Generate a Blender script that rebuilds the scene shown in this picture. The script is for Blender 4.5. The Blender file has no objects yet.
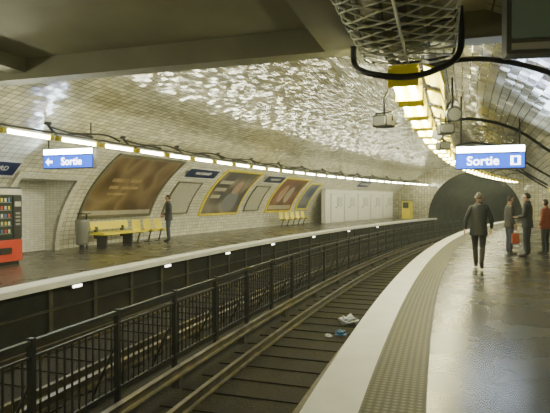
import bpy, math, random
from mathutils import Vector, Matrix, noise
random.seed(4)
CX, CY, R0, PH0 = 124.5, -34.1, 130.0, math.atan2(34.1,124.5)
def P(u,s,h=0.0):
    ph=PH0+s/R0; r=R0+u
    return Vector((CX-r*math.cos(ph), CY+r*math.sin(ph), h))
def frame(u,s,h=0.0,rot=0.0):
    ph=PH0+s/R0; p=P(u,s,h)
    m=Matrix(((math.cos(ph),math.sin(ph),0,p.x),(-math.sin(ph),math.cos(ph),0,p.y),(0,0,1,p.z),(0,0,0,1)))
    return m@Matrix.Rotation(rot,4,'Z')
# ---------------------------------------------------------------- materials
def newmat(name):
    m=bpy.data.materials.new(name); m.use_nodes=True
    nt=m.node_tree; b=nt.nodes['Principled BSDF']; return m,nt,b
def mat(name,col,rough=.6,metal=0,emit=None,es=0,var=0.0,scale=6,bump=0,rvar=0,spec=.5):
    m,nt,b=newmat(name)
    b.inputs['Base Color'].default_value=(*col,1); b.inputs['Roughness'].default_value=rough
    b.inputs['Metallic'].default_value=metal; b.inputs['Specular IOR Level'].default_value=spec
    if emit: 
        b.inputs['Emission Color'].default_value=(*emit,1); b.inputs['Emission Strength'].default_value=es
    if var or bump or rvar:
        tc=nt.nodes.new('ShaderNodeTexCoord'); n=nt.nodes.new('ShaderNodeTexNoise')
        n.inputs['Scale'].default_value=scale; n.inputs['Detail'].default_value=6
        nt.links.new(tc.outputs['Object'],n.inputs['Vector'])
        if var:
            cr=nt.nodes.new('ShaderNodeValToRGB')
            cr.color_ramp.elements[0].position=.3; cr.color_ramp.elements[1].position=.7
            cr.color_ramp.elements[0].color=(*[c*(1-var) for c in col],1)
            cr.color_ramp.elements[1].color=(*[min(1,c*(1+var)) for c in col],1)
            nt.links.new(n.outputs['Fac'],cr.inputs['Fac']); nt.links.new(cr.outputs['Color'],b.inputs['Base Color'])
        if rvar:
            mr=nt.nodes.new('ShaderNodeMapRange'); mr.inputs['To Min'].default_value=rough-rvar; mr.inputs['To Max'].default_value=rough+rvar
            nt.links.new(n.outputs['Fac'],mr.inputs['Value']); nt.links.new(mr.outputs['Result'],b.inputs['Roughness'])
        if bump:
            bp=nt.nodes.new('ShaderNodeBump'); bp.inputs['Strength'].default_value=bump; bp.inputs['Distance'].default_value=.02
            nt.links.new(n.outputs['Fac'],bp.inputs['Height']); nt.links.new(bp.outputs['Normal'],b.inputs['Normal'])
    return m
def tilemat(name,c1,c2,mortar,tilt=.10,rough=.16,tw=.15,th=.075,vlo=.7,vhi=1.12,ms=.006,spec=.5):
    m,nt,b=newmat(name); N=nt.nodes.new; L=nt.links.new
    uv=N('ShaderNodeTexCoord')
    br=N('ShaderNodeTexBrick'); br.inputs['Scale'].default_value=1
    br.inputs['Brick Width'].default_value=tw; br.inputs['Row Height'].default_value=th
    br.inputs['Mortar Size'].default_value=ms; br.offset=0.0; br.offset_frequency=1; br.squash=1.0
    br.inputs['Color1'].default_value=(*c1,1); br.inputs['Color2'].default_value=(*c2,1); br.inputs['Mortar'].default_value=(*mortar,1)
    L(uv.outputs['UV'],br.inputs['Vector'])
    ns=N('ShaderNodeTexNoise'); ns.inputs['Scale'].default_value=.5; ns.inputs['Detail'].default_value=3
    L(uv.outputs['UV'],ns.inputs['Vector'])
    mx=N('ShaderNodeMixRGB'); mx.blend_type='MULTIPLY'; mx.inputs[0].default_value=.3
    cr=N('ShaderNodeValToRGB'); cr.color_ramp.elements[0].position=.3; cr.color_ramp.elements[0].color=(.66,.62,.52,1)
    cr.color_ramp.elements[1].position=.7; cr.color_ramp.elements[1].color=(1,1,1,1)
    L(ns.outputs['Fac'],cr.inputs['Fac']); L(br.outputs['Color'],mx.inputs[1]); L(cr.outputs['Color'],mx.inputs[2])
    dv=N('ShaderNodeVectorMath'); dv.operation='DIVIDE'; dv.inputs[1].default_value=(tw,th,1)
    fl=N('ShaderNodeVectorMath'); fl.operation='FLOOR'; wn=N('ShaderNodeTexWhiteNoise'); wn.noise_dimensions='2D'
    L(uv.outputs['UV'],dv.inputs[0]); L(dv.outputs[0],fl.inputs[0]); L(fl.outputs[0],wn.inputs['Vector'])
    mr=N('ShaderNodeMapRange'); mr.inputs['To Min'].default_value=vlo; mr.inputs['To Max'].default_value=vhi
    L(wn.outputs['Value'],mr.inputs['Value'])
    tm=N('ShaderNodeVectorMath'); tm.operation='SCALE'; L(mx.outputs['Color'],tm.inputs[0]); L(mr.outputs['Result'],tm.inputs['Scale'])
    L(tm.outputs[0],b.inputs['Base Color'])
    sb=N('ShaderNodeVectorMath'); sb.operation='SUBTRACT'; sb.inputs[1].default_value=(.5,.5,.5)
    sc=N('ShaderNodeVectorMath'); sc.operation='SCALE'; sc.inputs['Scale'].default_value=tilt
    ge=N('ShaderNodeNewGeometry')
    ad=N('ShaderNodeVectorMath'); ad.operation='ADD'; nm=N('ShaderNodeVectorMath'); nm.operation='NORMALIZE'
    L(wn.outputs['Color'],sb.inputs[0]); L(sb.outputs[0],sc.inputs[0]); L(sc.outputs[0],ad.inputs[0]); L(ge.outputs['Normal'],ad.inputs[1])
    L(ad.outputs[0],nm.inputs[0]); L(nm.outputs[0],b.inputs['Normal'])
    b.inputs['Roughness'].default_value=rough; b.inputs['Specular IOR Level'].default_value=spec
    return m
M={}
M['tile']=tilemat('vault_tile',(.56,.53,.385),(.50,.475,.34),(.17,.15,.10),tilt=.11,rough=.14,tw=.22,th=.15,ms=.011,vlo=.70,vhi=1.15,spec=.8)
M['tilelit']=tilemat('vault_tile_lit',(.84,.82,.68),(.79,.77,.63),(.36,.33,.25),tilt=.08,rough=.18,tw=.22,th=.15,ms=.009,vlo=.84,vhi=1.06,spec=.5)  # same tile as the vault; brightness from the nearby lamps put into its colour
M['tile2']=tilemat('portal_tile',(.88,.87,.79),(.84,.83,.75),(.5,.48,.40),tilt=.03,vlo=.9,vhi=1.05,ms=.004)
M['floor']=mat('asphalt_floor',(.034,.034,.029),.27,var=.2,scale=1.5,rvar=.05,spec=.33)
M['floorL']=mat('far_platform_floor',(.070,.063,.044),.28,var=.2,scale=1.5,rvar=.08,spec=.4)
M['edge']=mat('platform_nosing',(.86,.85,.77),.5,var=.07,scale=3)
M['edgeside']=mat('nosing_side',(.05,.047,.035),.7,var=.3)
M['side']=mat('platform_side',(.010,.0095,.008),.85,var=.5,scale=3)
M['bed']=mat('ballast',(.017,.0145,.010),.95,var=.6,scale=22,bump=1)
M['rail']=mat('rail_steel',(.16,.14,.10),.32,.8,var=.4,scale=4)
M['sleeper']=mat('sleeper_wood',(.012,.010,.007),.9,var=.5,scale=9)
M['black']=mat('black_paint',(.010,.010,.009),.5)
M['dkgrey']=mat('dark_grey_metal',(.05,.05,.045),.5)
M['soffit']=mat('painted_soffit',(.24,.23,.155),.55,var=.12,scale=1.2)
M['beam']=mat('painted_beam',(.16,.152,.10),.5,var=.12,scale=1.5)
M['yellow']=mat('yellow_enamel',(.88,.74,.03),.35)
M['yellowdk']=mat('yellow_housing',(.62,.54,.05),.4)
M['tube']=mat('fluorescent_tube',(1,1,1),.5,emit=(.97,.97,.68),es=85)
M['white']=mat('white_paint',(.78,.77,.68),.5,var=.06)
M['cabin']=mat('cabin_panel',(.60,.59,.51),.5,var=.06)
M['grey']=mat('grey_metal',(.30,.30,.28),.4,.5)
M['teal']=mat('screen_back',(.16,.22,.21),.4,.2)
M['galv']=mat('galvanised_wire',(.50,.51,.42),.4,.6)
M['tunnel']=mat('tunnel_wall',(.07,.07,.06),.8,var=.3,scale=1)
M['blue']=mat('sign_blue',(.01,.05,.45),.4,emit=(.02,.11,.75),es=2.6)
M['sgnglare']=mat('sign_glare_strip',(.9,.9,.9),.5,emit=(.72,.88,1),es=40)  # added glowing strip for lamp glare above the panel, boosted to reflect in vault
M['lettering']=mat('letters_white',(.9,.9,.9),.5,emit=(1,1,1),es=7)
M['namblue']=mat('name_plate_blue',(.012,.02,.09),.35)
M['red']=mat('vending_red',(.55,.05,.02),.4)
M['glass']=mat('display_glass',(.03,.04,.03),.12)
M['glowspot']=mat('edge_glow_spot',(1,1,1),.5,emit=(1,.97,.80),es=8)  # emissive plates for the small bright spots under the far platform lip
M['plastic']=mat('white_plastic_bag',(.6,.62,.65),.4)
M['bluep']=mat('blue_plastic',(.05,.15,.35),.4)
M['bagred']=mat('red_bag',(.40,.08,.03),.5)
def tactile():
    m,nt,b=newmat('tactile_strip'); N=nt.nodes.new; L=nt.links.new
    uv=N('ShaderNodeTexCoord'); mp=N('ShaderNodeMapping'); mp.inputs['Scale'].default_value=(16,16,1)
    vo=N('ShaderNodeTexVoronoi'); vo.inputs['Randomness'].default_value=0.0; vo.inputs['Scale'].default_value=1
    L(uv.outputs['UV'],mp.inputs['Vector']); L(mp.outputs['Vector'],vo.inputs['Vector'])
    cr=N('ShaderNodeValToRGB'); cr.color_ramp.elements[0].color=(.13,.127,.095,1); cr.color_ramp.elements[0].position=.2
    cr.color_ramp.elements[1].color=(.045,.043,.032,1); cr.color_ramp.elements[1].position=.42
    L(vo.outputs['Distance'],cr.inputs['Fac']); L(cr.outputs['Color'],b.inputs['Base Color'])
    bp=N('ShaderNodeBump'); bp.invert=True; bp.inputs['Strength'].default_value=.5; bp.inputs['Distance'].default_value=.01
    L(vo.outputs['Distance'],bp.inputs['Height']); L(bp.outputs['Normal'],b.inputs['Normal'])
    b.inputs['Roughness'].default_value=.6; b.inputs['Specular IOR Level'].default_value=.3; return m
M['tact']=tactile()
def poster(name,cols,scale=3,seed=0,stretch=(1,1)):
    m,nt,b=newmat(name); N=nt.nodes.new; L=nt.links.new
    uv=N('ShaderNodeTexCoord'); mp=N('ShaderNodeMapping'); mp.inputs['Location'].default_value=(seed,seed*1.7,0); mp.inputs['Scale'].default_value=(*stretch,1)
    n=N('ShaderNodeTexNoise'); n.inputs['Scale'].default_value=scale; n.inputs['Detail'].default_value=1
    L(uv.outputs['UV'],mp.inputs['Vector']); L(mp.outputs['Vector'],n.inputs['Vector'])
    cr=N('ShaderNodeValToRGB'); e=cr.color_ramp.elements
    k=len(cols); e[0].position=.32; e[0].color=(*cols[0],1); e[1].position=.68; e[1].color=(*cols[-1],1)
    for i in range(1,k-1):
        x=e.new(.32+.36*i/(k-1)); x.color=(*cols[i],1)
    L(n.outputs['Fac'],cr.inputs['Fac']); L(cr.outputs['Color'],b.inputs['Base Color']); b.inputs['Roughness'].default_value=.3
    return m
M['p1']=poster('poster_brown',[(.09,.055,.03),(.17,.11,.06),(.25,.18,.10),(.12,.075,.04)],.9,1)
M['p2']=poster('poster_pale',[(.62,.60,.50),(.40,.38,.30),(.66,.64,.55)],9,2,(1,5))
M['p3']=poster('poster_dark',[(.05,.06,.09),(.13,.11,.10),(.35,.30,.25)],.9,3)
M['p4']=poster('poster_red',[(.17,.05,.04),(.24,.12,.08),(.10,.05,.04)],.8,4)
M['p5']=poster('poster_blue',[(.07,.10,.20),(.25,.25,.27),(.10,.12,.17)],.9,5)
M['cream']=mat('poster_cream',(.50,.46,.34),.3,var=.1)
M['tan']=mat('poster_tan',(.34,.24,.12),.3,var=.3,scale=3)
M['skinp']=mat('poster_flesh',(.45,.30,.22),.3,var=.2,scale=3)
# ---------------------------------------------------------------- mesh builder
class MB:
    def __init__(s): s.v=[];s.f=[];s.m=[];s.uv=[];s.mats=[];s.sm=[]
    def mi(s,k):
        if k not in s.mats: s.mats.append(k)
        return s.mats.index(k)
    def face(s,idx,k,uv=None,smooth=False):
        s.f.append(idx); s.m.append(s.mi(k)); s.uv.append(uv or [(0,0)]*len(idx)); s.sm.append(smooth)
    def sweep(s,prof,slist,k,closed=False,smooth=False,caps=False,skip=None):
        n=len(prof); base=len(s.v)
        cl=[0]
        pp=prof+([prof[0]] if closed else [])
        for i in range(1,len(pp)): cl.append(cl[-1]+math.dist(pp[i],pp[i-1]))
        for ss in slist:
            for (u,h) in prof: s.v.append(P(u,ss,h))
        m=n if closed else n-1
        for j in range(len(slist)-1):
            for i in range(m):
                hm=.5*(prof[i][1]+prof[(i+1)%n][1]); um=.5*(prof[i][0]+prof[(i+1)%n][0])
                if skip and skip(.5*(slist[j]+slist[j+1]),hm,um): continue
                kk=k(hm,um) if callable(k) else k
                a=base+j*n+i; b=base+j*n+(i+1)%n; c=b+n; d=a+n
                s.face([a,b,c,d],kk,[(slist[j],cl[i]),(slist[j],cl[i+1]),(slist[j+1],cl[i+1]),(slist[j+1],cl[i])],smooth)
        if caps and closed:
            s.face([base+i for i in range(n)][::-1],k); s.face([base+(len(slist)-1)*n+i for i in range(n)],k)
    def cbox(s,u0,u1,s0,s1,h0,h1,k,ds=1.5):
        n=max(1,int(abs(s1-s0)/ds)); sl=[s0+(s1-s0)*i/n for i in range(n+1)]
        s.sweep([(u0,h0),(u1,h0),(u1,h1),(u0,h1)],sl,k,closed=True,caps=True)
    def lbox(s,M4,c,d,k,bev=0):
        x,y,z=d[0]/2,d[1]/2,d[2]/2
        if bev<=0:
            base=len(s.v)
            for dx in(-1,1):
                for dy in(-1,1):
                    for dz in(-1,1): s.v.append(M4@Vector((c[0]+dx*x,c[1]+dy*y,c[2]+dz*z)))
            for q in [(0,1,3,2),(4,6,7,5),(0,4,5,1),(2,3,7,6),(0,2,6,4),(1,5,7,3)]: s.face([base+i for i in q],k,[(0,0),(1,0),(1,1),(0,1)])
        else:
            pts=[]
            for (sx,sz,a0) in ((1,1,0),(-1,1,90),(-1,-1,180),(1,-1,270)):
                for t in range(5):
                    a=math.radians(a0+t*22.5); pts.append((c[0]+sx*(x-bev)+bev*math.cos(a),c[2]+sz*(z-bev)+bev*math.sin(a)))
            base=len(s.v); n=len(pts)
            for yy in(-y,y):
                for p in pts: s.v.append(M4@Vector((p[0],c[1]+yy,p[1])))
            for i in range(n): s.face([base+i,base+(i+1)%n,base+n+(i+1)%n,base+n+i],k)
            s.face([base+i for i in range(n)],k); s.face([base+n+i for i in range(n)][::-1],k)
    def tube(s,pts,rad,k,n=8,ry=None,up=None,caps=True,closedpath=False):
        pts=[Vector(p) for p in pts]
        if not isinstance(rad,(list,tuple)): rad=[rad]*len(pts)
        if ry is None: ry=rad
        elif not isinstance(ry,(list,tuple)): ry=[ry]*len(pts)
        base=len(s.v); ref=None
        for i,p in enumerate(pts):
            a=pts[max(0,i-1)]; b=pts[min(len(pts)-1,i+1)]
            t=(b-a).normalized()
            if up is not None: ref=Vector(up)
            elif ref is None: ref=Vector((0,0,1)) if abs(t.z)<.9 else Vector((1,0,0))
            x=t.cross(ref)
            if x.length<1e-5: x=t.cross(Vector((.3,1,.2)))
            x.normalize(); y=x.cross(t).normalized()
            if up is None: ref=y
            for j in range(n):
                an=2*math.pi*j/n
                s.v.append(p+x*math.cos(an)*rad[i]+y*math.sin(an)*ry[i])
        for i in range(len(pts)-1):
            for j in range(n):
                a=base+i*n+j;b=base+i*n+(j+1)%n
                s.face([a,b,b+n,a+n],k,None,True)
        if caps:
            s.face([base+j for j in range(n)][::-1],k); s.face([base+(len(pts)-1)*n+j for j in range(n)],k)
    def grid(s,fn,nu,nv,k,smooth=True,kf=None):
        base=len(s.v)
        for i in range(nu+1):
            for j in range(nv+1): s.v.append(fn(i/nu,j/nv))
        for i in range(nu):
            for j in range(nv):
                a=base+i*(nv+1)+j
                kk=kf(i/nu,j/nv) if kf else k
                s.face([a,a+1,a+nv+2,a+nv+1],kk,[(i/nu,j/nv),(i/nu,(j+1)/nv),((i+1)/nu,(j+1)/nv),((i+1)/nu,j/nv)],smooth)
    def addmesh(s,me,M4,kfun):
        base=len(s.v)
        for v in me.vertices: s.v.append(M4@v.co)
        for p in me.polygons: s.face([base+i for i in p.vertices],kfun(p.center),None,True)
    def build(s,name,parent=None):
        me=bpy.data.meshes.new(name); 
        xs=[v[0] for v in s.v];ys=[v[1] for v in s.v];zs=[v[2] for v in s.v]
        o=Vector(((min(xs)+max(xs))/2,(min(ys)+max(ys))/2,min(zs)))
        if parent: o=Vector(parent.location)
        me.from_pydata([tuple(Vector(v)-o) for v in s.v],[],s.f)
        for k in s.mats: me.materials.append(M[k])
        ul=me.uv_layers.new(name='UVMap'); flat=[]
        for uvs in s.uv:
            for q in uvs: flat+= [q[0],q[1]]
        ul.data.foreach_set('uv',flat)
        me.polygons.foreach_set('material_index',s.m); me.polygons.foreach_set('use_smooth',s.sm)
        me.update()
        ob=bpy.data.objects.new(name,me); bpy.context.collection.objects.link(ob)
        if parent: ob.parent=parent
        else: ob.location=o
        return ob
def rng(a,b,st):
    n=max(1,round((b-a)/st)); return [a+(b-a)*i/n for i in range(n+1)]
UC,HW,HT=3.1,7.9,4.7
S0,S1=-14,47
def wallu(h,side=1): return UC+side*HW*math.sqrt(max(0,1-(h/HT)**2))
def vaulth(u): return HT*math.sqrt(1-((u-UC)/HW)**2)
# ---------------------------------------------------------------- shell
AL0,AL1=11.0,13.0
a1=math.degrees(math.asin(2.2/HT))
angs=[a1*i/12 for i in range(13)]+[a1+(180-a1)*i/84 for i in range(1,85)]
prof=[(UC+HW*math.cos(math.radians(a)),HT*math.sin(math.radians(a))) for a in angs]
sl=sorted(set(rng(S0,S1,.5)+[AL0,AL1]))
wallk=lambda h,u:'tilelit' if h<3.25 else 'tile'
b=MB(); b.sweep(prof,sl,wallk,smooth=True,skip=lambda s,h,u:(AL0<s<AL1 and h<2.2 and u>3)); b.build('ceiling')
b=MB(); AB=11.3
for (sa) in (AL0,AL1):
    base=len(b.v); pr=[(wallu(h)-.12,h) for h in rng(0,2.2,.2)]
    for (u,h) in pr: b.v.append(P(u,sa,h)); b.v.append(P(AB,sa,h))
    for i in range(len(pr)-1): b.face([base+2*i,base+2*i+1,base+2*i+3,base+2*i+2],'tile2',[(pr[i][0],pr[i][1]),(AB,pr[i][1]),(AB,pr[i+1][1]),(pr[i+1][0],pr[i+1][1])])
b.sweep([(wallu(2.2)-.12,2.2),(AB,2.2)],[AL0,12,AL1],'tile2'); b.sweep([(AB,0),(AB,2.2)],[AL0,12,AL1],'tile2')
for (x,y) in ((AL0-.16,AL0),(AL1,AL1+.16)):
    pr=[(wallu(h)-.12,h) for h in rng(0,2.36,.2)]; b.sweep(pr,[x,y],'tile2')
    for q in (x,y):
        base=len(b.v)
        for (u,h) in pr: b.v.append(P(u,q,h)); b.v.append(P(u+.13,q,h))
        for i in range(len(pr)-1): b.face([base+2*i,base+2*i+1,base+2*i+3,base+2*i+2],'tile2')
b.sweep([(wallu(2.2)-.12,2.2),(wallu(2.36)-.12,2.36),(wallu(2.36)+.02,2.36)],[AL0,12,AL1],'tile2')
b.build('wall_passage')
def ring(name,s,inner,k):
    b=MB(); n=72
    for i in range(n+1):
        a=math.radians(180*i/n)
        b.v.append(P(UC+HW*math.cos(a),s,HT*math.sin(a)))
        if inner: b.v.append(P(UC+inner[0]*math.cos(a),s,inner[1]*math.sin(a)))
        else: b.v.append(P(UC,s,0))
    for i in range(n): b.face([2*i,2*i+2,2*i+3,2*i+1],k,[(v[0],v[2]) for v in (b.v[2*i],b.v[2*i+2],b.v[2*i+3],b.v[2*i+1])])
    if not inner:
        i=len(b.v)
        for (u,h) in ((-.0,-1.2),(6.2,-1.2),(6.2,0),(0,0)): b.v.append(P(u,s,h))
        b.face([i,i+1,i+2,i+3],k)
    return b.build(name)
ring('wall_far',S1,(3.9,4.0),'tile'); ring('wall_back',S0,None,'tile')
b=MB(); tp=[(UC+3.9,-1.2)]+[(UC+3.9*math.cos(math.radians(a)),4.0*math.sin(math.radians(a))) for a in range(0,181,6)]+[(UC-3.9,-1.2)]
b.sweep(tp,rng(S1,85,1),'tunnel',smooth=True)
i=len(b.v); 
for q in tp: b.v.append(P(q[0],85,q[1]))
b.face(list(range(i,i+len(tp))),'tunnel'); b.build('wall_tunnel')
# platforms
EW,TW=.43,.92
b=MB(); b.sweep([(-TW,0),(-4.95,0)],rng(S0,S1,.5),'floor'); b.sweep([(-EW,0),(-TW,0)],rng(S0,S1,.5),'tact')
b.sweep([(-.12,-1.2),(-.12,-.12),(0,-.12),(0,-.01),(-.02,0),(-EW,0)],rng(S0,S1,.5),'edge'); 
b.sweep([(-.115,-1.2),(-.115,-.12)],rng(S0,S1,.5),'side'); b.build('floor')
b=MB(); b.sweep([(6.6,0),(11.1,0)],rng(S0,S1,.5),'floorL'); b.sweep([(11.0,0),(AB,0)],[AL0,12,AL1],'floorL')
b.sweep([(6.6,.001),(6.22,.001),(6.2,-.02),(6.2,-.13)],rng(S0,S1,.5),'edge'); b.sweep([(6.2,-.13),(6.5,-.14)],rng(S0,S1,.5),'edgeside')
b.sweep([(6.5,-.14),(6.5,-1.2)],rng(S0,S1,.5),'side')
for s in rng(-2,46,1.3): b.cbox(6.44,6.5,s,s+.1,-1.1,-.14,'edgeside')
b.cbox(6.40,6.5,S0,S1,-.62,-.59,'edgeside'); b.build('floor')
b=MB(); b.sweep([(-.5,-1.12),(7.1,-1.12)],rng(S0,85,1),'bed'); b.build('ground')
b=MB()
for s in rng(-2,60,.62):
    for c in (1.35,4.85): b.cbox(c-1.15,c+1.15,s,s+.22,-1.12,-1.10,'sleeper')
b.build('track_sleepers')
rp=[(-.065,0),(-.065,.015),(-.012,.03),(-.012,.11),(-.035,.12),(-.035,.15),(.035,.15),(.035,.12),(.012,.11),(.012,.03),(.065,.015),(.065,0)]
for c in (.63,2.07,4.13,5.57):
    b=MB(); b.sweep([(c+x,-1.10+y) for x,y in rp],rng(-4,80,1),'rail',closed=True,caps=True); b.build('running_rail')
for c in (2.62,3.58):
    b=MB(); b.sweep([(c+x*1.2,-.96+y*.9) for x,y in rp],rng(-4,80,1),'rail',closed=True,caps=True)
    for s in rng(-3,60,2.4): b.cbox(c-.06,c+.06,s,s+.12,-1.12,-.96,'dkgrey')
    b.build('conductor_rail')
b=MB()
for (h0,h1,w) in ((.07,.12,.03),(-.08,-.05,.015),(-.95,-.91,.02)):
    b.sweep([(UC-w,h0),(UC+w,h0),(UC+w,h1),(UC-w,h1)],rng(-3,S1,1),'black',closed=True,caps=True)
s=-3.0
while s<S1:
    b.cbox(UC-.035,UC+.035,s-.03,s+.03,-1.12,.14,'black')
    b.tube([P(UC+.03,s,-.35),P(UC+.4,s,-1.1)],.018,'black',6)
    for i in range(1,12): b.cbox(UC-.009,UC+.009,s+i*.125-.009,s+i*.125+.009,-.93,-.06,'black')
    s+=1.5
b.build('track_fence')
# ---------------------------------------------------------------- footbridge soffit
b=MB()
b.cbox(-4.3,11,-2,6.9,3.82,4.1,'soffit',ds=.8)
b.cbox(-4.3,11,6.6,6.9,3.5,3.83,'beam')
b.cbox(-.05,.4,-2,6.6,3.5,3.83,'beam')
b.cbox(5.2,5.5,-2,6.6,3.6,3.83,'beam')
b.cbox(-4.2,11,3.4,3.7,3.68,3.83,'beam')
b.build('footbridge_soffit')
b=MB()
def traypt(a,s): return (-.64+.54*math.cos(a), 3.42-.17*max(0,math.sin(a))**.45)
n=14
for k in range(-6,17):
    for d in (1,-1):
        pts=[]
        for i in range(n+1):
            a=math.pi*i/n; u,h=traypt(a,0); s=2.6+k*.26+d*i*.085+.03*math.sin(k*3+i)
            if 2.4<=s<=6.6: pts.append(P(u,s,h))
        if len(pts)>1: b.tube(pts,.012,'galv',5)
for a in (0,math.pi/2,math.pi): 
    u,h=traypt(a,0); b.tube([P(u,s,h) for s in rng(2.4,6.6,.4)],.017,'galv',6)
for s in (2.6,3.9,5.2,6.5): b.tube([P(*(lambda t:(t[0],s,t[1]))(traypt(math.pi*i/10,0))) for i in range(11)],.014,'dkgrey',6)
for uu,rr in ((-.82,.045),(-.62,.06),(-.45,.04),(-.3,.03)): 
    b.tube([P(uu+.04*math.sin(s*2+uu*9),s,3.29+rr+.02*math.sin(s*3)) for s in rng(2.2,6.6,.3)],rr,'dkgrey' if rr>.035 else 'grey',8)
for s in (2.9,4.6,6.3):
    for u in (-1.17,-.11): b.tube([P(u,s,3.42),P(u,s,3.81)],.01,'dkgrey',6)
b.build('cable_tray')
# ---------------------------------------------------------------- lamps
def lamprow(uc,h,slist,yel,name):
    b=MB()
    for s in slist:
        if not yel:
            b.tube([P(uc,s+.10,h),P(uc,s+.6,h),P(uc,s+1.15,h)],.034,'tube',8)
            b.sweep([(uc-.02,h+.05),(uc-.02,h+.09),(uc+.02,h+.09),(uc+.02,h+.05)],rng(s,s+1.25,.6),'white',closed=True,caps=True)
            for e in (s+.04,s+1.21): b.cbox(uc-.05,uc+.05,e-.05,e+.05,h-.045,h+.06,'yellow')
        else:
            for o in (-.08,.10): b.tube([P(uc+o,s+.05,h-.02),P(uc+o,s+.5,h-.02),P(uc+o,s+.95,h-.02)],.036,'tube',8)
            pr=[(uc-.07,h+.02),(uc-.09,h+.05),(uc-.17,h+.18),(uc+.17,h+.18),(uc+.09,h+.05),(uc+.07,h+.02)]
            b.sweep(pr,rng(s,s+1.0,.6),'yellow',closed=True,caps=True)
            for e in (s+.02,s+.98): b.cbox(uc-.17,uc+.18,e-.014,e+.014,h-.07,h+.14,'yellow')
            b.sweep([(uc-.22,h+.18),(uc-.42,h+.10),(uc-.47,h-.08),(uc-.45,h-.08),(uc-.40,h+.08),(uc-.22,h+.15)],rng(s,s+1.0,.5),'yellow',closed=True,caps=True)
            b.tube([P(uc-.1,s+.3,h+.19),P(uc-.3,s+.3,h+.2)],.015,'black',6)
    return b
b=lamprow(7.0,2.93,[-12+1.4*i+.2 for i in range(42)],False,'l')
b.sweep([(6.98,3.03),(7.02,3.03),(7.02,3.07),(6.98,3.07)],rng(-12,46.5,1),'dkgrey',closed=True,caps=True)
b.build('fluorescent_light_row')
rs=[6.3+1.4*i for i in range(28)]+[-12+1.4*i for i in range(9)]
b=lamprow(-.6,3.0,rs,True,'r')
b.sweep([(-.63,3.2),(-.57,3.2),(-.57,3.25),(-.63,3.25)],rng(6.65,45.6,1),'dkgrey',closed=True,caps=True)
b.build('fluorescent_light_row')
def spline(pts,n=8):
    out=[]; p=[Vector(q) for q in pts]
    for i in range(len(p)-1):
        a=p[max(0,i-1)];b_=p[i];c=p[i+1];d=p[min(len(p)-1,i+2)]
        for k in range(n):
            t=k/n; out.append(.5*((2*b_)+(c-a)*t+(2*a-5*b_+4*c-d)*t*t+(3*b_-a-3*c+d)*t**3))
    out.append(p[-1]); return out
for s in [10.3+2.8*i for i in range(13)]:
    b=MB(); zt=vaulth(8.35)
    b.tube(spline([P(8.35,s,zt),P(8.3,s,3.4),P(8.0,s,3.18),P(7.5,s,3.2),P(7.0,s,3.1)]),.032,'black',8)
    b.tube(spline([P(8.3,s,3.4),P(8.0,s+.5,3.3),P(7.4,s+.9,3.28),P(7.0,s+1.0,3.1)]),.024,'black',8)
    b.tube([P(8.35,s,zt-.06),P(8.35,s,zt)],.09,'black',10)
    b.build('lamp_bracket')
for s in [7.6+5.6*i for i in range(7)]:
    b=MB()
    b.tube(spline([P(-.6,s,3.2),P(-.75,s,3.42),P(-1.5,s,3.5),P(-2.4,s,3.22),P(-3.1,s,2.7),P(wallu(2.2,-1)+.02,s,2.2)]),.036,'black',8)
    b.tube(spline([P(-.6,s,3.2),P(-.5,s,3.5),P(-.2,s+.1,3.7),P(.3,s+.1,vaulth(.3))]),.022,'black',8)
    b.build('lamp_bracket')
b=MB()
b.tube(spline([P(.02,6.5,3.5),P(.0,6.5,3.28),P(-.2,6.15,3.08),P(-.6,6.1,2.99),P(-.95,6.15,3.05),P(-1.22,6.4,3.3),P(-1.22,6.4,3.82)]),.038,'black',8)
b.build('bent_conduit')
def speaker(u,s,h,rot,nm='loudspeaker'):
    b=MB(); m=frame(u,s,h,rot)
    b.lbox(m,(0,0,0),(.22,.2,.16),'dkgrey',.03); b.lbox(m,(0,-.11,0),(.18,.02,.12),'grey',.03)
    b.tube([m@Vector((0,0,.08)),m@Vector((0,0,.3)),m@Vector((.12,0,.5))],.015,'black',6)
    b.tube([m@Vector((-.13,0,0)),m@Vector((-.13,0,.12)),m@Vector((.13,0,.12)),m@Vector((.13,0,0))],.01,'black',6)
    b.build(nm)
speaker(-.28,7.2,2.66,-.5); speaker(-1.05,8.6,2.7,.3); speaker(-.95,10.8,2.66,.5)
def spotlight(u,s,h,rot):
    b=MB(); m=frame(u,s,h,rot)
    b.tube([m@Vector((0,-.16,-.03)),m@Vector((0,-.15,-.03)),m@Vector((0,0,0)),m@Vector((0,.12,.02))],[.10,.105,.09,.045],'dkgrey',14)
    b.tube([m@Vector((0,-.165,-.03)),m@Vector((0,-.155,-.03))],.085,'grey',14)
    b.tube([m@Vector((0,0,.05)),m@Vector((0,0,.25)),m@Vector((0,0,.5))],.014,'black',6)
    b.build('spotlight')
spotlight(-1.15,7.6,2.78,.2); spotlight(-.95,9.6,2.75,-.3)
b=MB(); m=frame(-1.90,4.4,2.68,.1)
b.lbox(m,(0,0,.32),(.85,.16,.62),'dkgrey',.02); b.lbox(m,(0,-.09,.36),(.78,.02,.48),'teal',.02); b.lbox(m,(0,-.09,.06),(.78,.02,.05),'grey')
for x in(-.2,.2): b.tube([m@Vector((x,0,.6)),m@Vector((x,0,1.13))],.02,'dkgrey',8)
b.build('hanging_monitor')
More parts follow.
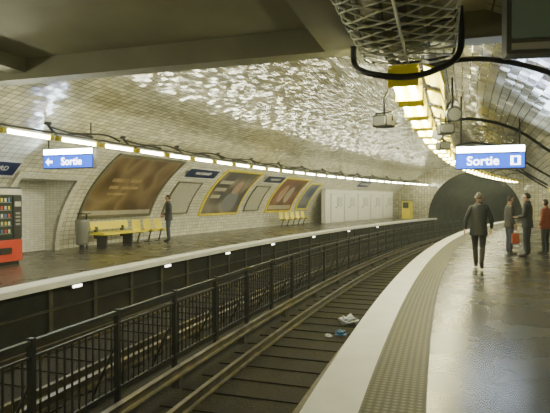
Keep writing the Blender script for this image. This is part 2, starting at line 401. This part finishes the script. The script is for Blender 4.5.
# ---------------------------------------------------------------- signs
def text_obj(txt,m,size,k,parent,name='lettering',align='CENTER',ext=.004,off=0):
    cu=bpy.data.curves.new(name,'FONT'); cu.body=txt; cu.size=size; cu.align_x=align; cu.align_y='CENTER'; cu.extrude=ext; cu.offset=off
    ob=bpy.data.objects.new(name,cu); bpy.context.collection.objects.link(ob)
    dg=bpy.context.evaluated_depsgraph_get(); me=bpy.data.meshes.new_from_object(ob.evaluated_get(dg))
    bpy.data.objects.remove(ob)
    me.transform(Matrix.Translation(-parent.location)@m@Matrix.Rotation(math.pi/2,4,'X'))
    me.materials.clear(); me.materials.append(M[k])
    o=bpy.data.objects.new(name,me); bpy.context.collection.objects.link(o); o.parent=parent; return o
def sortie(u,s,h,w,left,rodtop):
    m=frame(u,s,h); b=MB()
    b.lbox(m,(0,0,.25),(w,.14,.52),'dkgrey',.02)
    b.lbox(m,(0,-.075,.17),(w-.05,.012,.31),'blue'); b.lbox(m,(0,-.075,.425),(w-.05,.012,.13),'sgnglare')
    for x in(-w/2+.12,w/2-.12): b.tube([m@Vector((x,0,.46)),m@Vector((x,0,rodtop-h))],.016,'black',6)
    ax=(-w/2+.2) if left else (w/2-.2)
    y=-.085; base=len(b.v)
    if left:
        for q in ((ax-.1,.17),(ax,.27),(ax,.20),(ax+.12,.20),(ax+.12,.14),(ax,.14),(ax,.07)): b.v.append(m@Vector((q[0],y,q[1])))
        b.face(list(range(base,base+7))[::-1],'lettering')
    else: 
        b.lbox(m,(ax,y,.17),(.2,.006,.2),'lettering'); b.lbox(m,(ax,y-.005,.17),(.08,.006,.14),'blue')
    o=b.build('exit_sign')
    text_obj('Sortie',m@Matrix.Translation(((.13 if left else -.14),-.088,.165)),.27,'lettering',o,off=.004)
sortie(-1.85,12.4,2.28,1.42,False,3.9); sortie(8.25,10.9,2.42,1.6,True,3.55)
# ---------------------------------------------------------------- posters on vault
def wallpatch(b,s0,s1,h0,h1,k,off=.05,side=1,n=10,uvs=1):
    base=len(b.v)
    ns=max(1,int((s1-s0)/.8))
    for j in range(ns+1):
        for i in range(n+1):
            h=h0+(h1-h0)*i/n; b.v.append(P(wallu(h,side)-side*off,s0+(s1-s0)*j/ns,h))
    for j in range(ns):
        for i in range(n):
            a=base+j*(n+1)+i
            q=[(j,i),(j,i+1),(j+1,i+1),(j+1,i)]
            b.face([a,a+1,a+n+2,a+n+1],k,[((s0+(s1-s0)*x/ns)*uvs,(h0+(h1-h0)*y/n)*uvs) for x,y in q],True)
def blob(b,sc,hc,rs_,rh,k,off,side,n=16):
    base=len(b.v); b.v.append(P(wallu(hc,side)-side*off,sc,hc))
    for i in range(n):
        a=2*math.pi*i/n; h=hc+rh*math.sin(a); b.v.append(P(wallu(h,side)-side*off,sc+rs_*math.cos(a),h))
    for i in range(n): b.face([base,base+1+i,base+1+(i+1)%n],k)
def posterobj(s0,s1,h0,h1,k,fr,side=1,w=.09,name='advertising_poster',art=0):
    b=MB(); wallpatch(b,s0,s1,h0,h1,k,.05,side); L=s1-s0; H=h1-h0
    if art==1:
        blob(b,s0+L*.66,h0+H*.30,L*.20,H*.26,'p5',.062,side); blob(b,s0+L*.66,h0+H*.62,L*.10,H*.19,'skinp',.066,side)
        for q in range(3): wallpatch(b,s0+L*.08,s0+L*(.42-.05*q),h0+H*(.72-.17*q),h0+H*(.80-.17*q),'cream',.066,side,3)
    if art==2:
        wallpatch(b,s0+L*.04,s0+L*.96,h0+H*.05,h0+H*.18,'cream',.066,side,3)
        blob(b,s0+L*.32,h0+H*.55,L*.13,H*.28,'skinp',.066,side); blob(b,s0+L*.62,h0+H*.52,L*.12,H*.26,'cream',.066,side)
    if art==3:
        for (x0,x1,y0,y1) in ((.18,.40,.60,.66),(.44,.60,.60,.66),(.20,.33,.48,.53),(.36,.62,.48,.53),(.22,.50,.37,.41)): wallpatch(b,s0+L*x0,s0+L*x1,h0+H*y0,h0+H*y1,'tan',.066,side,3)
        wallpatch(b,s0+.02,s1-.02,h0+.02,h0+H*.09,'cream',.062,side,3)
    for (a,c,d,e) in ((s0-w,s0,h0-w,h1+w),(s1,s1+w,h0-w,h1+w),(s0,s1,h0-w,h0),(s0,s1,h1,h1+w)):
        wallpatch(b,a,c,d,e,fr,.085,side,6)
    for a in (s0-w,s0,s1,s1+w):
        base=len(b.v)
        for i in range(7):
            h=h0-w+(h1-h0+2*w)*i/6; b.v.append(P(wallu(h,side)-side*.085,a,h)); b.v.append(P(wallu(h,side)-side*.005,a,h))
        for i in range(6): b.face([base+2*i,base+2*i+1,base+2*i+3,base+2*i+2],fr)
    for h in (h0-w,h1+w):
        base=len(b.v)
        for a in (s0-w,s1+w): b.v.append(P(wallu(h,side)-side*.085,a,h)); b.v.append(P(wallu(h,side)-side*.005,a,h))
        b.face([base,base+1,base+3,base+2],fr)
    return b.build(name)
posterobj(13.9,17.4,1.05,3.0,'p1','beam',art=3)
posterobj(18.3,19.9,1.05,2.3,'p2','beam',w=.06)
posterobj(21.0,24.2,.95,2.9,'p3','yellow',art=1)
posterobj(24.9,26.3,1.05,2.3,'p2','beam',w=.06)
posterobj(27.3,30.2,.95,2.8,'p4','yellow',art=2)
posterobj(31.0,32.4,1.05,2.6,'p5','yellow')
posterobj(4.5,7.8,1.05,2.2,'p5','yellow')
for i,q in enumerate(((12,15,'p3'),(17,20,'p4'),(22,25,'p1'),(28,31,'p5'),(34,37,'p3'))): posterobj(q[0],q[1],.95,2.0,q[2],'yellow',side=-1,art=1+i%3)
def nameplate(s,h,w,side=1,ht=.42):
    b=MB(); wallpatch(b,s,s+w,h,h+ht,'namblue',.09,side,4)
    wallpatch(b,s-.05,s+w+.05,h-.05,h+ht+.05,'white',.07,side,4)
    o=b.build('station_name_plate')
    u0=wallu(h+ht/2,side)
    du=wallu(h+ht,side)-wallu(h,side); tilt=math.atan2(-du,ht)
    mm=frame(u0-side*.125,s+w/2,h+ht/2,math.pi/2 if side==1 else -math.pi/2)@Matrix.Rotation(tilt if side==1 else -tilt,4,'X')
    text_obj('VAUGIRARD',mm,ht*.68,'white',o)
nameplate(9.0,2.25,1.7,ht=.32); nameplate(18.2,2.55,2.2,ht=.32); nameplate(25.0,2.55,2.0,ht=.32); nameplate(38,2.6,2)
# ---------------------------------------------------------------- service cabin
b=MB(); b.cbox(9.7,10.0,33.2,45.5,0,2.3,'white',ds=1)
b.cbox(9.6,10.0,33.1,45.6,2.3,2.36,'cabin',ds=1)
for s in (34,36.2,38.6,41,43.4):
    b.cbox(9.67,9.7,s,s+.9,0.02,2.05,'cabin'); b.cbox(9.65,9.68,s+.05,s+.85,.06,2.0,'white'); b.cbox(9.62,9.65,s+.74,s+.8,1.0,1.1,'black')
    b.cbox(9.66,9.7,s+1.1,s+1.9,1.1,1.8,'cabin')
b.build('service_cabin')
b=MB(); b.cbox(7.6,8.3,44.2,44.9,0,1.5,'yellow'); b.cbox(7.55,8.35,44.15,44.95,1.5,1.56,'dkgrey'); b.cbox(7.7,8.2,44.17,44.2,.9,1.4,'glass'); b.build('ticket_cabinet')
# ---------------------------------------------------------------- vending machine
b=MB(); m=frame(9.1,9.66,0,math.pi/2)
b.lbox(m,(0,.42,1.0),(1.2,.8,1.84),'dkgrey',.04); b.lbox(m,(0,.42,.05),(1.1,.7,.1),'black')
b.lbox(m,(0,.0,.36),(1.16,.05,.52),'red',.03); b.lbox(m,(0,-.028,.36),(.5,.02,.16),'black',.02)
b.lbox(m,(-.14,.0,1.18),(.84,.05,1.04),'glass',.02); b.lbox(m,(.44,.0,1.18),(.26,.05,1.04),'black',.02)
b.lbox(m,(0,.0,1.80),(1.16,.05,.14),'cream',.02)
for k in range(5):
    z=.78+k*.19; b.lbox(m,(-.14,-.03,z),(.76,.01,.012),'grey')
    for i in range(7):
        c=['red','yellowdk','bluep','cream','cabin'][(i*3+k)%5]; b.lbox(m,(-.46+i*.105,-.032,z+.06),(.055,.012,.085),c,.01)
for k in range(4): b.lbox(m,(.44,-.03,1.0+k*.09),(.14,.015,.05),'grey',.01)
b.lbox(m,(.44,-.03,1.5),(.18,.015,.12),'cream',.01)
b.build('vending_machine')
b=MB(); m=frame(10.15,13.35,0)
ring_=[(.0,.02),(.17,.02),(.19,.1),(.21,.75),(.22,.8),(.20,.82),(.18,.78),(.16,.2),(0,.2)]
b.grid(lambda a,t:m@Vector((ring_[round(t*8)][0]*math.cos(a*2*math.pi),ring_[round(t*8)][0]*math.sin(a*2*math.pi),ring_[round(t*8)][1]+.15)),20,8,'grey')
b.tube([m@Vector((0,.22,0)),m@Vector((0,.22,1.15))],.03,'dkgrey',8); b.lbox(m,(0,.1,1.16),(.3,.3,.03),'dkgrey',.01); b.tube([m@Vector((0,0,0)),m@Vector((0,0,.2))],.08,'dkgrey')
b.build('litter_bin')
def seat(u,s):
    m=frame(u,s,0,math.pi/2)
    pr=[(-.24,.42),(-.22,.445),(-.1,.43),(.05,.41),(.14,.43),(.19,.52),(.22,.66),(.24,.82),(.25,.86)]
    b=MB()
    def fn(off):
        def f(a,t):
            i=t*8; k=min(7,int(i)); fr=i-k; y=pr[k][0]*(1-fr)+pr[k+1][0]*fr; z=pr[k][1]*(1-fr)+pr[k+1][1]*fr
            x=(a-.5)*.5; e=(2*a-1)**2
            w=1-.12*max(0,t-.8)*5*.5
            return m@Vector((x*w,y-.05*e*(t>.5),z+.05*e*(t<=.55)+off))
        return f
    b.grid(fn(0),10,16,'yellow'); b.grid(fn(-.02),10,16,'yellow')
    b.tube([m@fnp for fnp in (Vector((-.23,-.24,.46)),Vector((0,-.25,.41)),Vector((.23,-.24,.46)))],.012,'yellow',6)
    b.tube([m@Vector((0,.0,.40)),m@Vector((0,.05,.25)),m@Vector((0,.12,0.0))],.03,'dkgrey',8)
    b.lbox(m,(0,.12,.01),(.24,.24,.02),'dkgrey'); b.lbox(m,(0,0,.395),(.2,.2,.02),'dkgrey')
    b.build('platform_seat')
for s in (16.1,16.72,17.34): seat(10.1,s)
for s in (28.2,28.9,29.6,30.3,31.0): seat(10.1,s)
b=MB(); b.sweep([(9.75,.44),(9.75,.52),(10.3,.52),(10.3,.44)],rng(13.9,15.7,.5),'yellow',closed=True,caps=True)
b.sweep([(10.3,.6),(10.35,.86),(10.40,.86),(10.35,.6)],rng(13.9,15.7,.5),'yellow',closed=True,caps=True)
for s in (14.1,15.35): 
    b.cbox(9.85,10.25,s,s+.06,0,.44,'dkgrey'); b.cbox(10.25,10.37,s,s+.06,.3,.7,'dkgrey')
b.build('platform_bench')
for s in (5.6,8.9,12.3,15.8,19.5,24,29,34):
    b=MB(); b.cbox(6.36,6.5,s,s+.3,-.26,-.17,'dkgrey'); b.cbox(6.33,6.36,s+.03,s+.27,-.24,-.19,'glowspot'); b.build('edge_glow_spot')
def crumple(u,s,h,r,k,seed,name):
    b=MB(); c=P(u,s,h)
    def f(a,t):
        th=a*2*math.pi; ph=t*math.pi; d=Vector((math.cos(th)*math.sin(ph),math.sin(th)*math.sin(ph),math.cos(ph)))
        q=1+.7*noise.noise(d*2.2+Vector((seed,0,0))); return c+Vector((d.x*r*q*1.3,d.y*r*q,max(-.0,(d.z*.6+.5)*r*q)))
    b.grid(f,16,10,k,smooth=False); b.build(name)
crumple(1.0,11.2,-1.09,.15,'plastic',1,'plastic_bag'); crumple(.95,10.2,-1.09,.08,'bluep',2,'crumpled_packet'); crumple(1.15,10.0,-1.09,.05,'plastic',5,'paper_cup')
# ---------------------------------------------------------------- people
def skin(verts,edges,radii,root=0,sub=2):
    me=bpy.data.meshes.new('sk'); me.from_pydata(verts,edges,[]); ob=bpy.data.objects.new('sk',me); bpy.context.collection.objects.link(ob)
    ob.modifiers.new('S','SKIN'); ss=ob.modifiers.new('U','SUBSURF'); ss.levels=sub
    d=me.skin_vertices[0].data
    for i,r in enumerate(radii):
        d[i].radius=r if isinstance(r,tuple) else (r,r); d[i].use_root=(i==root)
    bpy.context.view_layer.update()
    dg=bpy.context.evaluated_depsgraph_get(); out=bpy.data.meshes.new_from_object(ob.evaluated_get(dg)); bpy.data.objects.remove(ob); return out
def segd(p,a,b):
    ab=b-a; t=max(0,min(1,(p-a).dot(ab)/ab.length_squared)); return (p-(a+ab*t)).length
def person(name,u,s,rot,H,top,trou,shirt,hair,arms,legs,headrot=0,bag=None,lean=0,hem=.80,longhair=False,skinc=(.45,.27,.19)):
    pid=name+str(len(M))
    def mk(k,c,r=.75): M[pid+k]=mat(pid+k,c,r,var=.15,scale=15); return pid+k
    kS,kH,kT,kP,kW,kSh=mk('skin',skinc,.5),mk('hair',hair),mk('jacket',top),mk('trousers',trou),mk('shoes',(.015,.012,.01),.35),mk('shirt',shirt)
    kL=mk('lips',(.35,.12,.1)); kE=mk('eyes',(.02,.015,.01),.2)
    sc=H/1.75; m=frame(u,s,0,rot)@Matrix.Scale(sc,4)
    V=Vector
    vs=[V((0,0,.95)),V((0,lean*.4,1.14)),V((0,lean*.8,1.33)),V((0,lean,1.46)),V((0,lean+.015,1.56))]
    rad=[(.145,.11),(.13,.10),(.155,.115),(.075,.07),(.055,.055)]
    ed=[(0,1),(1,2),(2,3),(3,4)]; lab=[kT,kT,kT,kS]
    for sd in(-1,1):
        i=len(vs); el,wr=arms[sd]
        vs+=[V((sd*.165,lean,1.405)),V(el),(V(el)+V(wr))/2,V(wr)]; rad+=[.068,.052,.047,.035]
        ed+=[(2,i),(i,i+1),(i+1,i+2),(i+2,i+3)]; lab+=[kT]*4
        j=len(vs); kn,an,toe=legs[sd]; hp=V((sd*.085,0,.88))
        vs+=[hp,(hp+V(kn))/2,V(kn),(V(kn)*.6+V(an)*.4),V(an),V(toe)*.45+V(an)*.55-V((0,0,.03)),V(toe)]; rad+=[.095,.088,.070,.066,.055,.042,.032]
        ed+=[(0,j),(j,j+1),(j+1,j+2),(j+2,j+3),(j+3,j+4),(j+4,j+5),(j+5,j+6)]; lab+=[kP]*5+[kW]*2
    me=skin(vs,ed,rad)
    b=MB()
    def kf(c):
        best=min(range(len(ed)),key=lambda q:segd(c,vs[ed[q][0]],vs[ed[q][1]]))
        return lab[best]
    b.addmesh(me,m,kf)
    rings=[(1.475,.075,.07),(1.45,.13,.085),(1.41,.185,.105),(1.33,.195,.125),(1.2,.18,.125),(1.08,.17,.12),(.96,.185,.135),(hem+.02,.20,.15),(hem,.198,.148),(hem,.17,.12)]
    def jf(a,t):
        i=min(len(rings)-1,round(t*(len(rings)-1))); z,rx,ry=rings[i]; th=a*2*math.pi
        ln=lean*max(0,min(1,(z-.95)/.5)); 
        return m@V((rx*math.cos(th),ry*math.sin(th)+ln,z))
    def jk(a,t):
        th=a*2*math.pi+.13
        return kSh if (math.sin(th)>.97 or (math.sin(th)>.90 and t<.35)) and t<.75 else kT
    b.grid(jf,24,len(rings)-1,kT,kf=jk)
    b.tube([m@V((0,lean*1.0,1.47)),m@V((0,lean+.01,1.515))],[.082*sc,.068*sc],kT,14,up=(0,1,0),caps=False)
    hm=m@Matrix.Translation((0,lean+.025,1.632))@Matrix.Rotation(headrot,4,'Z')
    def hp_(a,t,ex=1.0):
        th=a*2*math.pi; ph=t*math.pi
        x,y,z=math.cos(th)*math.sin(ph),math.sin(th)*math.sin(ph),math.cos(ph)
        px,py,pz=x*.076,y*.096,z*.118
        if z<0: px*=1-.30*(-z)**1.4; py*=(1-.12*(-z)) if y>0 else (1-.38*(-z))
        if y>0:
            py+=.026*math.exp(-(x/.16)**2-((z+.16)/.16)**2); py-=.010*(math.exp(-((x-.38)/.16)**2-((z-.1)/.12)**2)+math.exp(-((x+.38)/.16)**2-((z-.1)/.12)**2))
            py+=.006*math.exp(-(x/.3)**2-((z+.5)/.08)**2)+.008*math.exp(-(x/.3)**2-((z+.85)/.15)**2)
        return V((px*ex,py*ex,pz*ex)),x,y,z
    def ishair(x,y,z): return z>.52+.25*max(0,y) or (y<.12 and z>-.35) or (longhair and y<-.1 and z>-.9)
    def hk(a,t):
        _,x,y,z=hp_(a,t)
        if y>.7 and abs(x)<.28 and -.56<z<-.44: return kL
        return kS
    b.grid(lambda a,t:hm@hp_(a,t)[0],36,26,kS,kf=hk)
    def hh(a,t):
        q,x,y,z=hp_(a,t); e=1.09+.02*noise.noise(V((x,y,z))*6) if ishair(x,y,z) else .93
        return hm@(q*e)
    b.grid(hh,36,26,kH)
    for sd in(-1,1):
        b.tube([hm@V((sd*.072,-.005,-.035)),hm@V((sd*.086,-.012,.0)),hm@V((sd*.078,-.008,.032))],[.008*sc,.017*sc,.010*sc],kS,8,ry=[.006*sc,.008*sc,.006*sc])
        e=hm@V((sd*.029,.079,.014)); b.grid(lambda a,t:e+V((math.cos(a*6.283)*math.sin(t*3.1416),math.sin(a*6.283)*math.sin(t*3.1416),math.cos(t*3.1416)))*.011*sc,8,6,kE)
    for sd in(-1,1):
        el,wr=V(arms[sd][0]),V(arms[sd][1]); d=(wr-el).normalized(); 
        side=V((0,1,0))-d*d.y
        if side.length<.3: side=V((0,0,1))-d*d.z
        side.normalize()
        nrm=d.cross(side).normalized()
        if nrm.x*sd>0: nrm=-nrm
        b.tube([m@(wr-d*.02),m@(wr+d*.02),m@(wr+d*.06),m@(wr+d*.095)],[.026*sc,.034*sc,.042*sc,.038*sc],kS,10,ry=[.020*sc,.016*sc,.015*sc,.012*sc],up=m.to_3x3()@nrm)
        for fi,(o,L) in enumerate(((.028,.072),(.010,.08),(-.009,.074),(-.027,.058))):
            p=wr+d*.088+side*o; pts=[p]; dd=d.copy()
            for q in range(3):
                dd=(dd+nrm*(.35 if bag!=sd else .9)).normalized(); pts.append(pts[-1]+dd*L*(.45,.32,.23)[q])
            b.tube([m@x for x in pts],[.0095*sc,.009*sc,.008*sc,.006*sc],kS,6)
        p=wr+d*.025+side*.026
        b.tube([m@p,m@(p+side*.025+d*.03),m@(p+side*.03+d*.06+nrm*.012),m@(p+side*.026+d*.082+nrm*.02)],[.012*sc,.011*sc,.0095*sc,.007*sc],kS,6)
        if bag==sd:
            c=wr+d*.11+nrm*.025
            b.tube([m@(c+V((0,y,z))) for y,z in ((-.07,-.16),(-.04,-.03),(0,.0),(.04,-.03),(.07,-.16))],.006,'bagred',6)
            def bg(a,t):
                th=a*2*math.pi; w=.11+.015*t; z=-.15-.33*t
                ex=lambda v:math.copysign(abs(v)**.5,v)
                k=0.0 if t>=.999 else 1
                return m@(c+V((.05*ex(math.cos(th))*(.5+.5*t)*k,w*ex(math.sin(th))*k,z)))
            b.grid(bg,20,8,'bagred')
    return b.build(name)
A=lambda sd,sw=0:((sd*.235,-.03+sw*.4,1.13),(sd*.245,.05+sw,.89))
Lg=lambda sd,f=0:((sd*.095,.02,.50),(sd*.10,-.01,.085),(sd*.13,.19,.032))
person('walking_man',-1.64,13.1,-.06,1.78,(.014,.015,.016),(.025,.025,.025),(.3,.3,.3),(.12,.10,.08),
  {-1:((-.27,-.10,1.14),(-.29,-.14,.90)),1:((.27,.03,1.13),(.27,.16,.91))},
  {-1:((-.085,.17,.53),(-.07,.24,.10),(-.08,.43,.06)),1:((.085,.03,.50),(.075,-.26,.16),(.09,-.14,.032))},hem=.76)
person('standing_man',-2.45,17.05,-1.2,1.72,(.025,.023,.025),(.04,.045,.07),(.3,.32,.35),(.02,.015,.012),
  {-1:A(-1),1:A(1)},{-1:Lg(-1),1:Lg(1)},bag=1)
person('standing_man',-2.90,16.5,1.25,1.80,(.018,.02,.024),(.022,.025,.032),(.35,.42,.5),(.02,.015,.012),
  {-1:((-.24,.02,1.13),(-.12,.22,1.08)),1:A(1)},{-1:Lg(-1),1:Lg(1)})
person('waiting_passenger',-3.45,17.6,.9,1.62,(.22,.05,.03),(.04,.04,.05),(.5,.4,.35),(.03,.02,.015),
  {-1:A(-1),1:A(1)},{-1:Lg(-1),1:Lg(1)},longhair=True)
person('waiting_man',9.5,17.0,2.3,1.78,(.03,.032,.04),(.045,.06,.10),(.12,.12,.14),(.03,.02,.015),
  {-1:((-.22,-.03,1.14),(-.20,.17,1.0)),1:((.22,-.03,1.14),(.20,.17,1.0))},{-1:Lg(-1),1:Lg(1)})
# ---------------------------------------------------------------- world, camera
w=bpy.data.worlds.new('World'); bpy.context.scene.world=w; w.use_nodes=True
w.node_tree.nodes['Background'].inputs['Color'].default_value=(.02,.02,.018,1)
vs_=w.node_tree.nodes.new('ShaderNodeVolumeScatter'); vs_.inputs['Density'].default_value=.0028; vs_.inputs['Color'].default_value=(.88,.93,.76,1)
w.node_tree.links.new(vs_.outputs[0],w.node_tree.nodes['World Output'].inputs['Volume'])
cam=bpy.data.cameras.new('Camera'); cam.sensor_width=36; cam.lens=520/550*36; cam.clip_end=300
co=bpy.data.objects.new('Camera',cam); bpy.context.collection.objects.link(co)
co.location=(0,0,1.6); co.rotation_euler=(math.radians(90-.72),0,0)
bpy.context.scene.camera=co
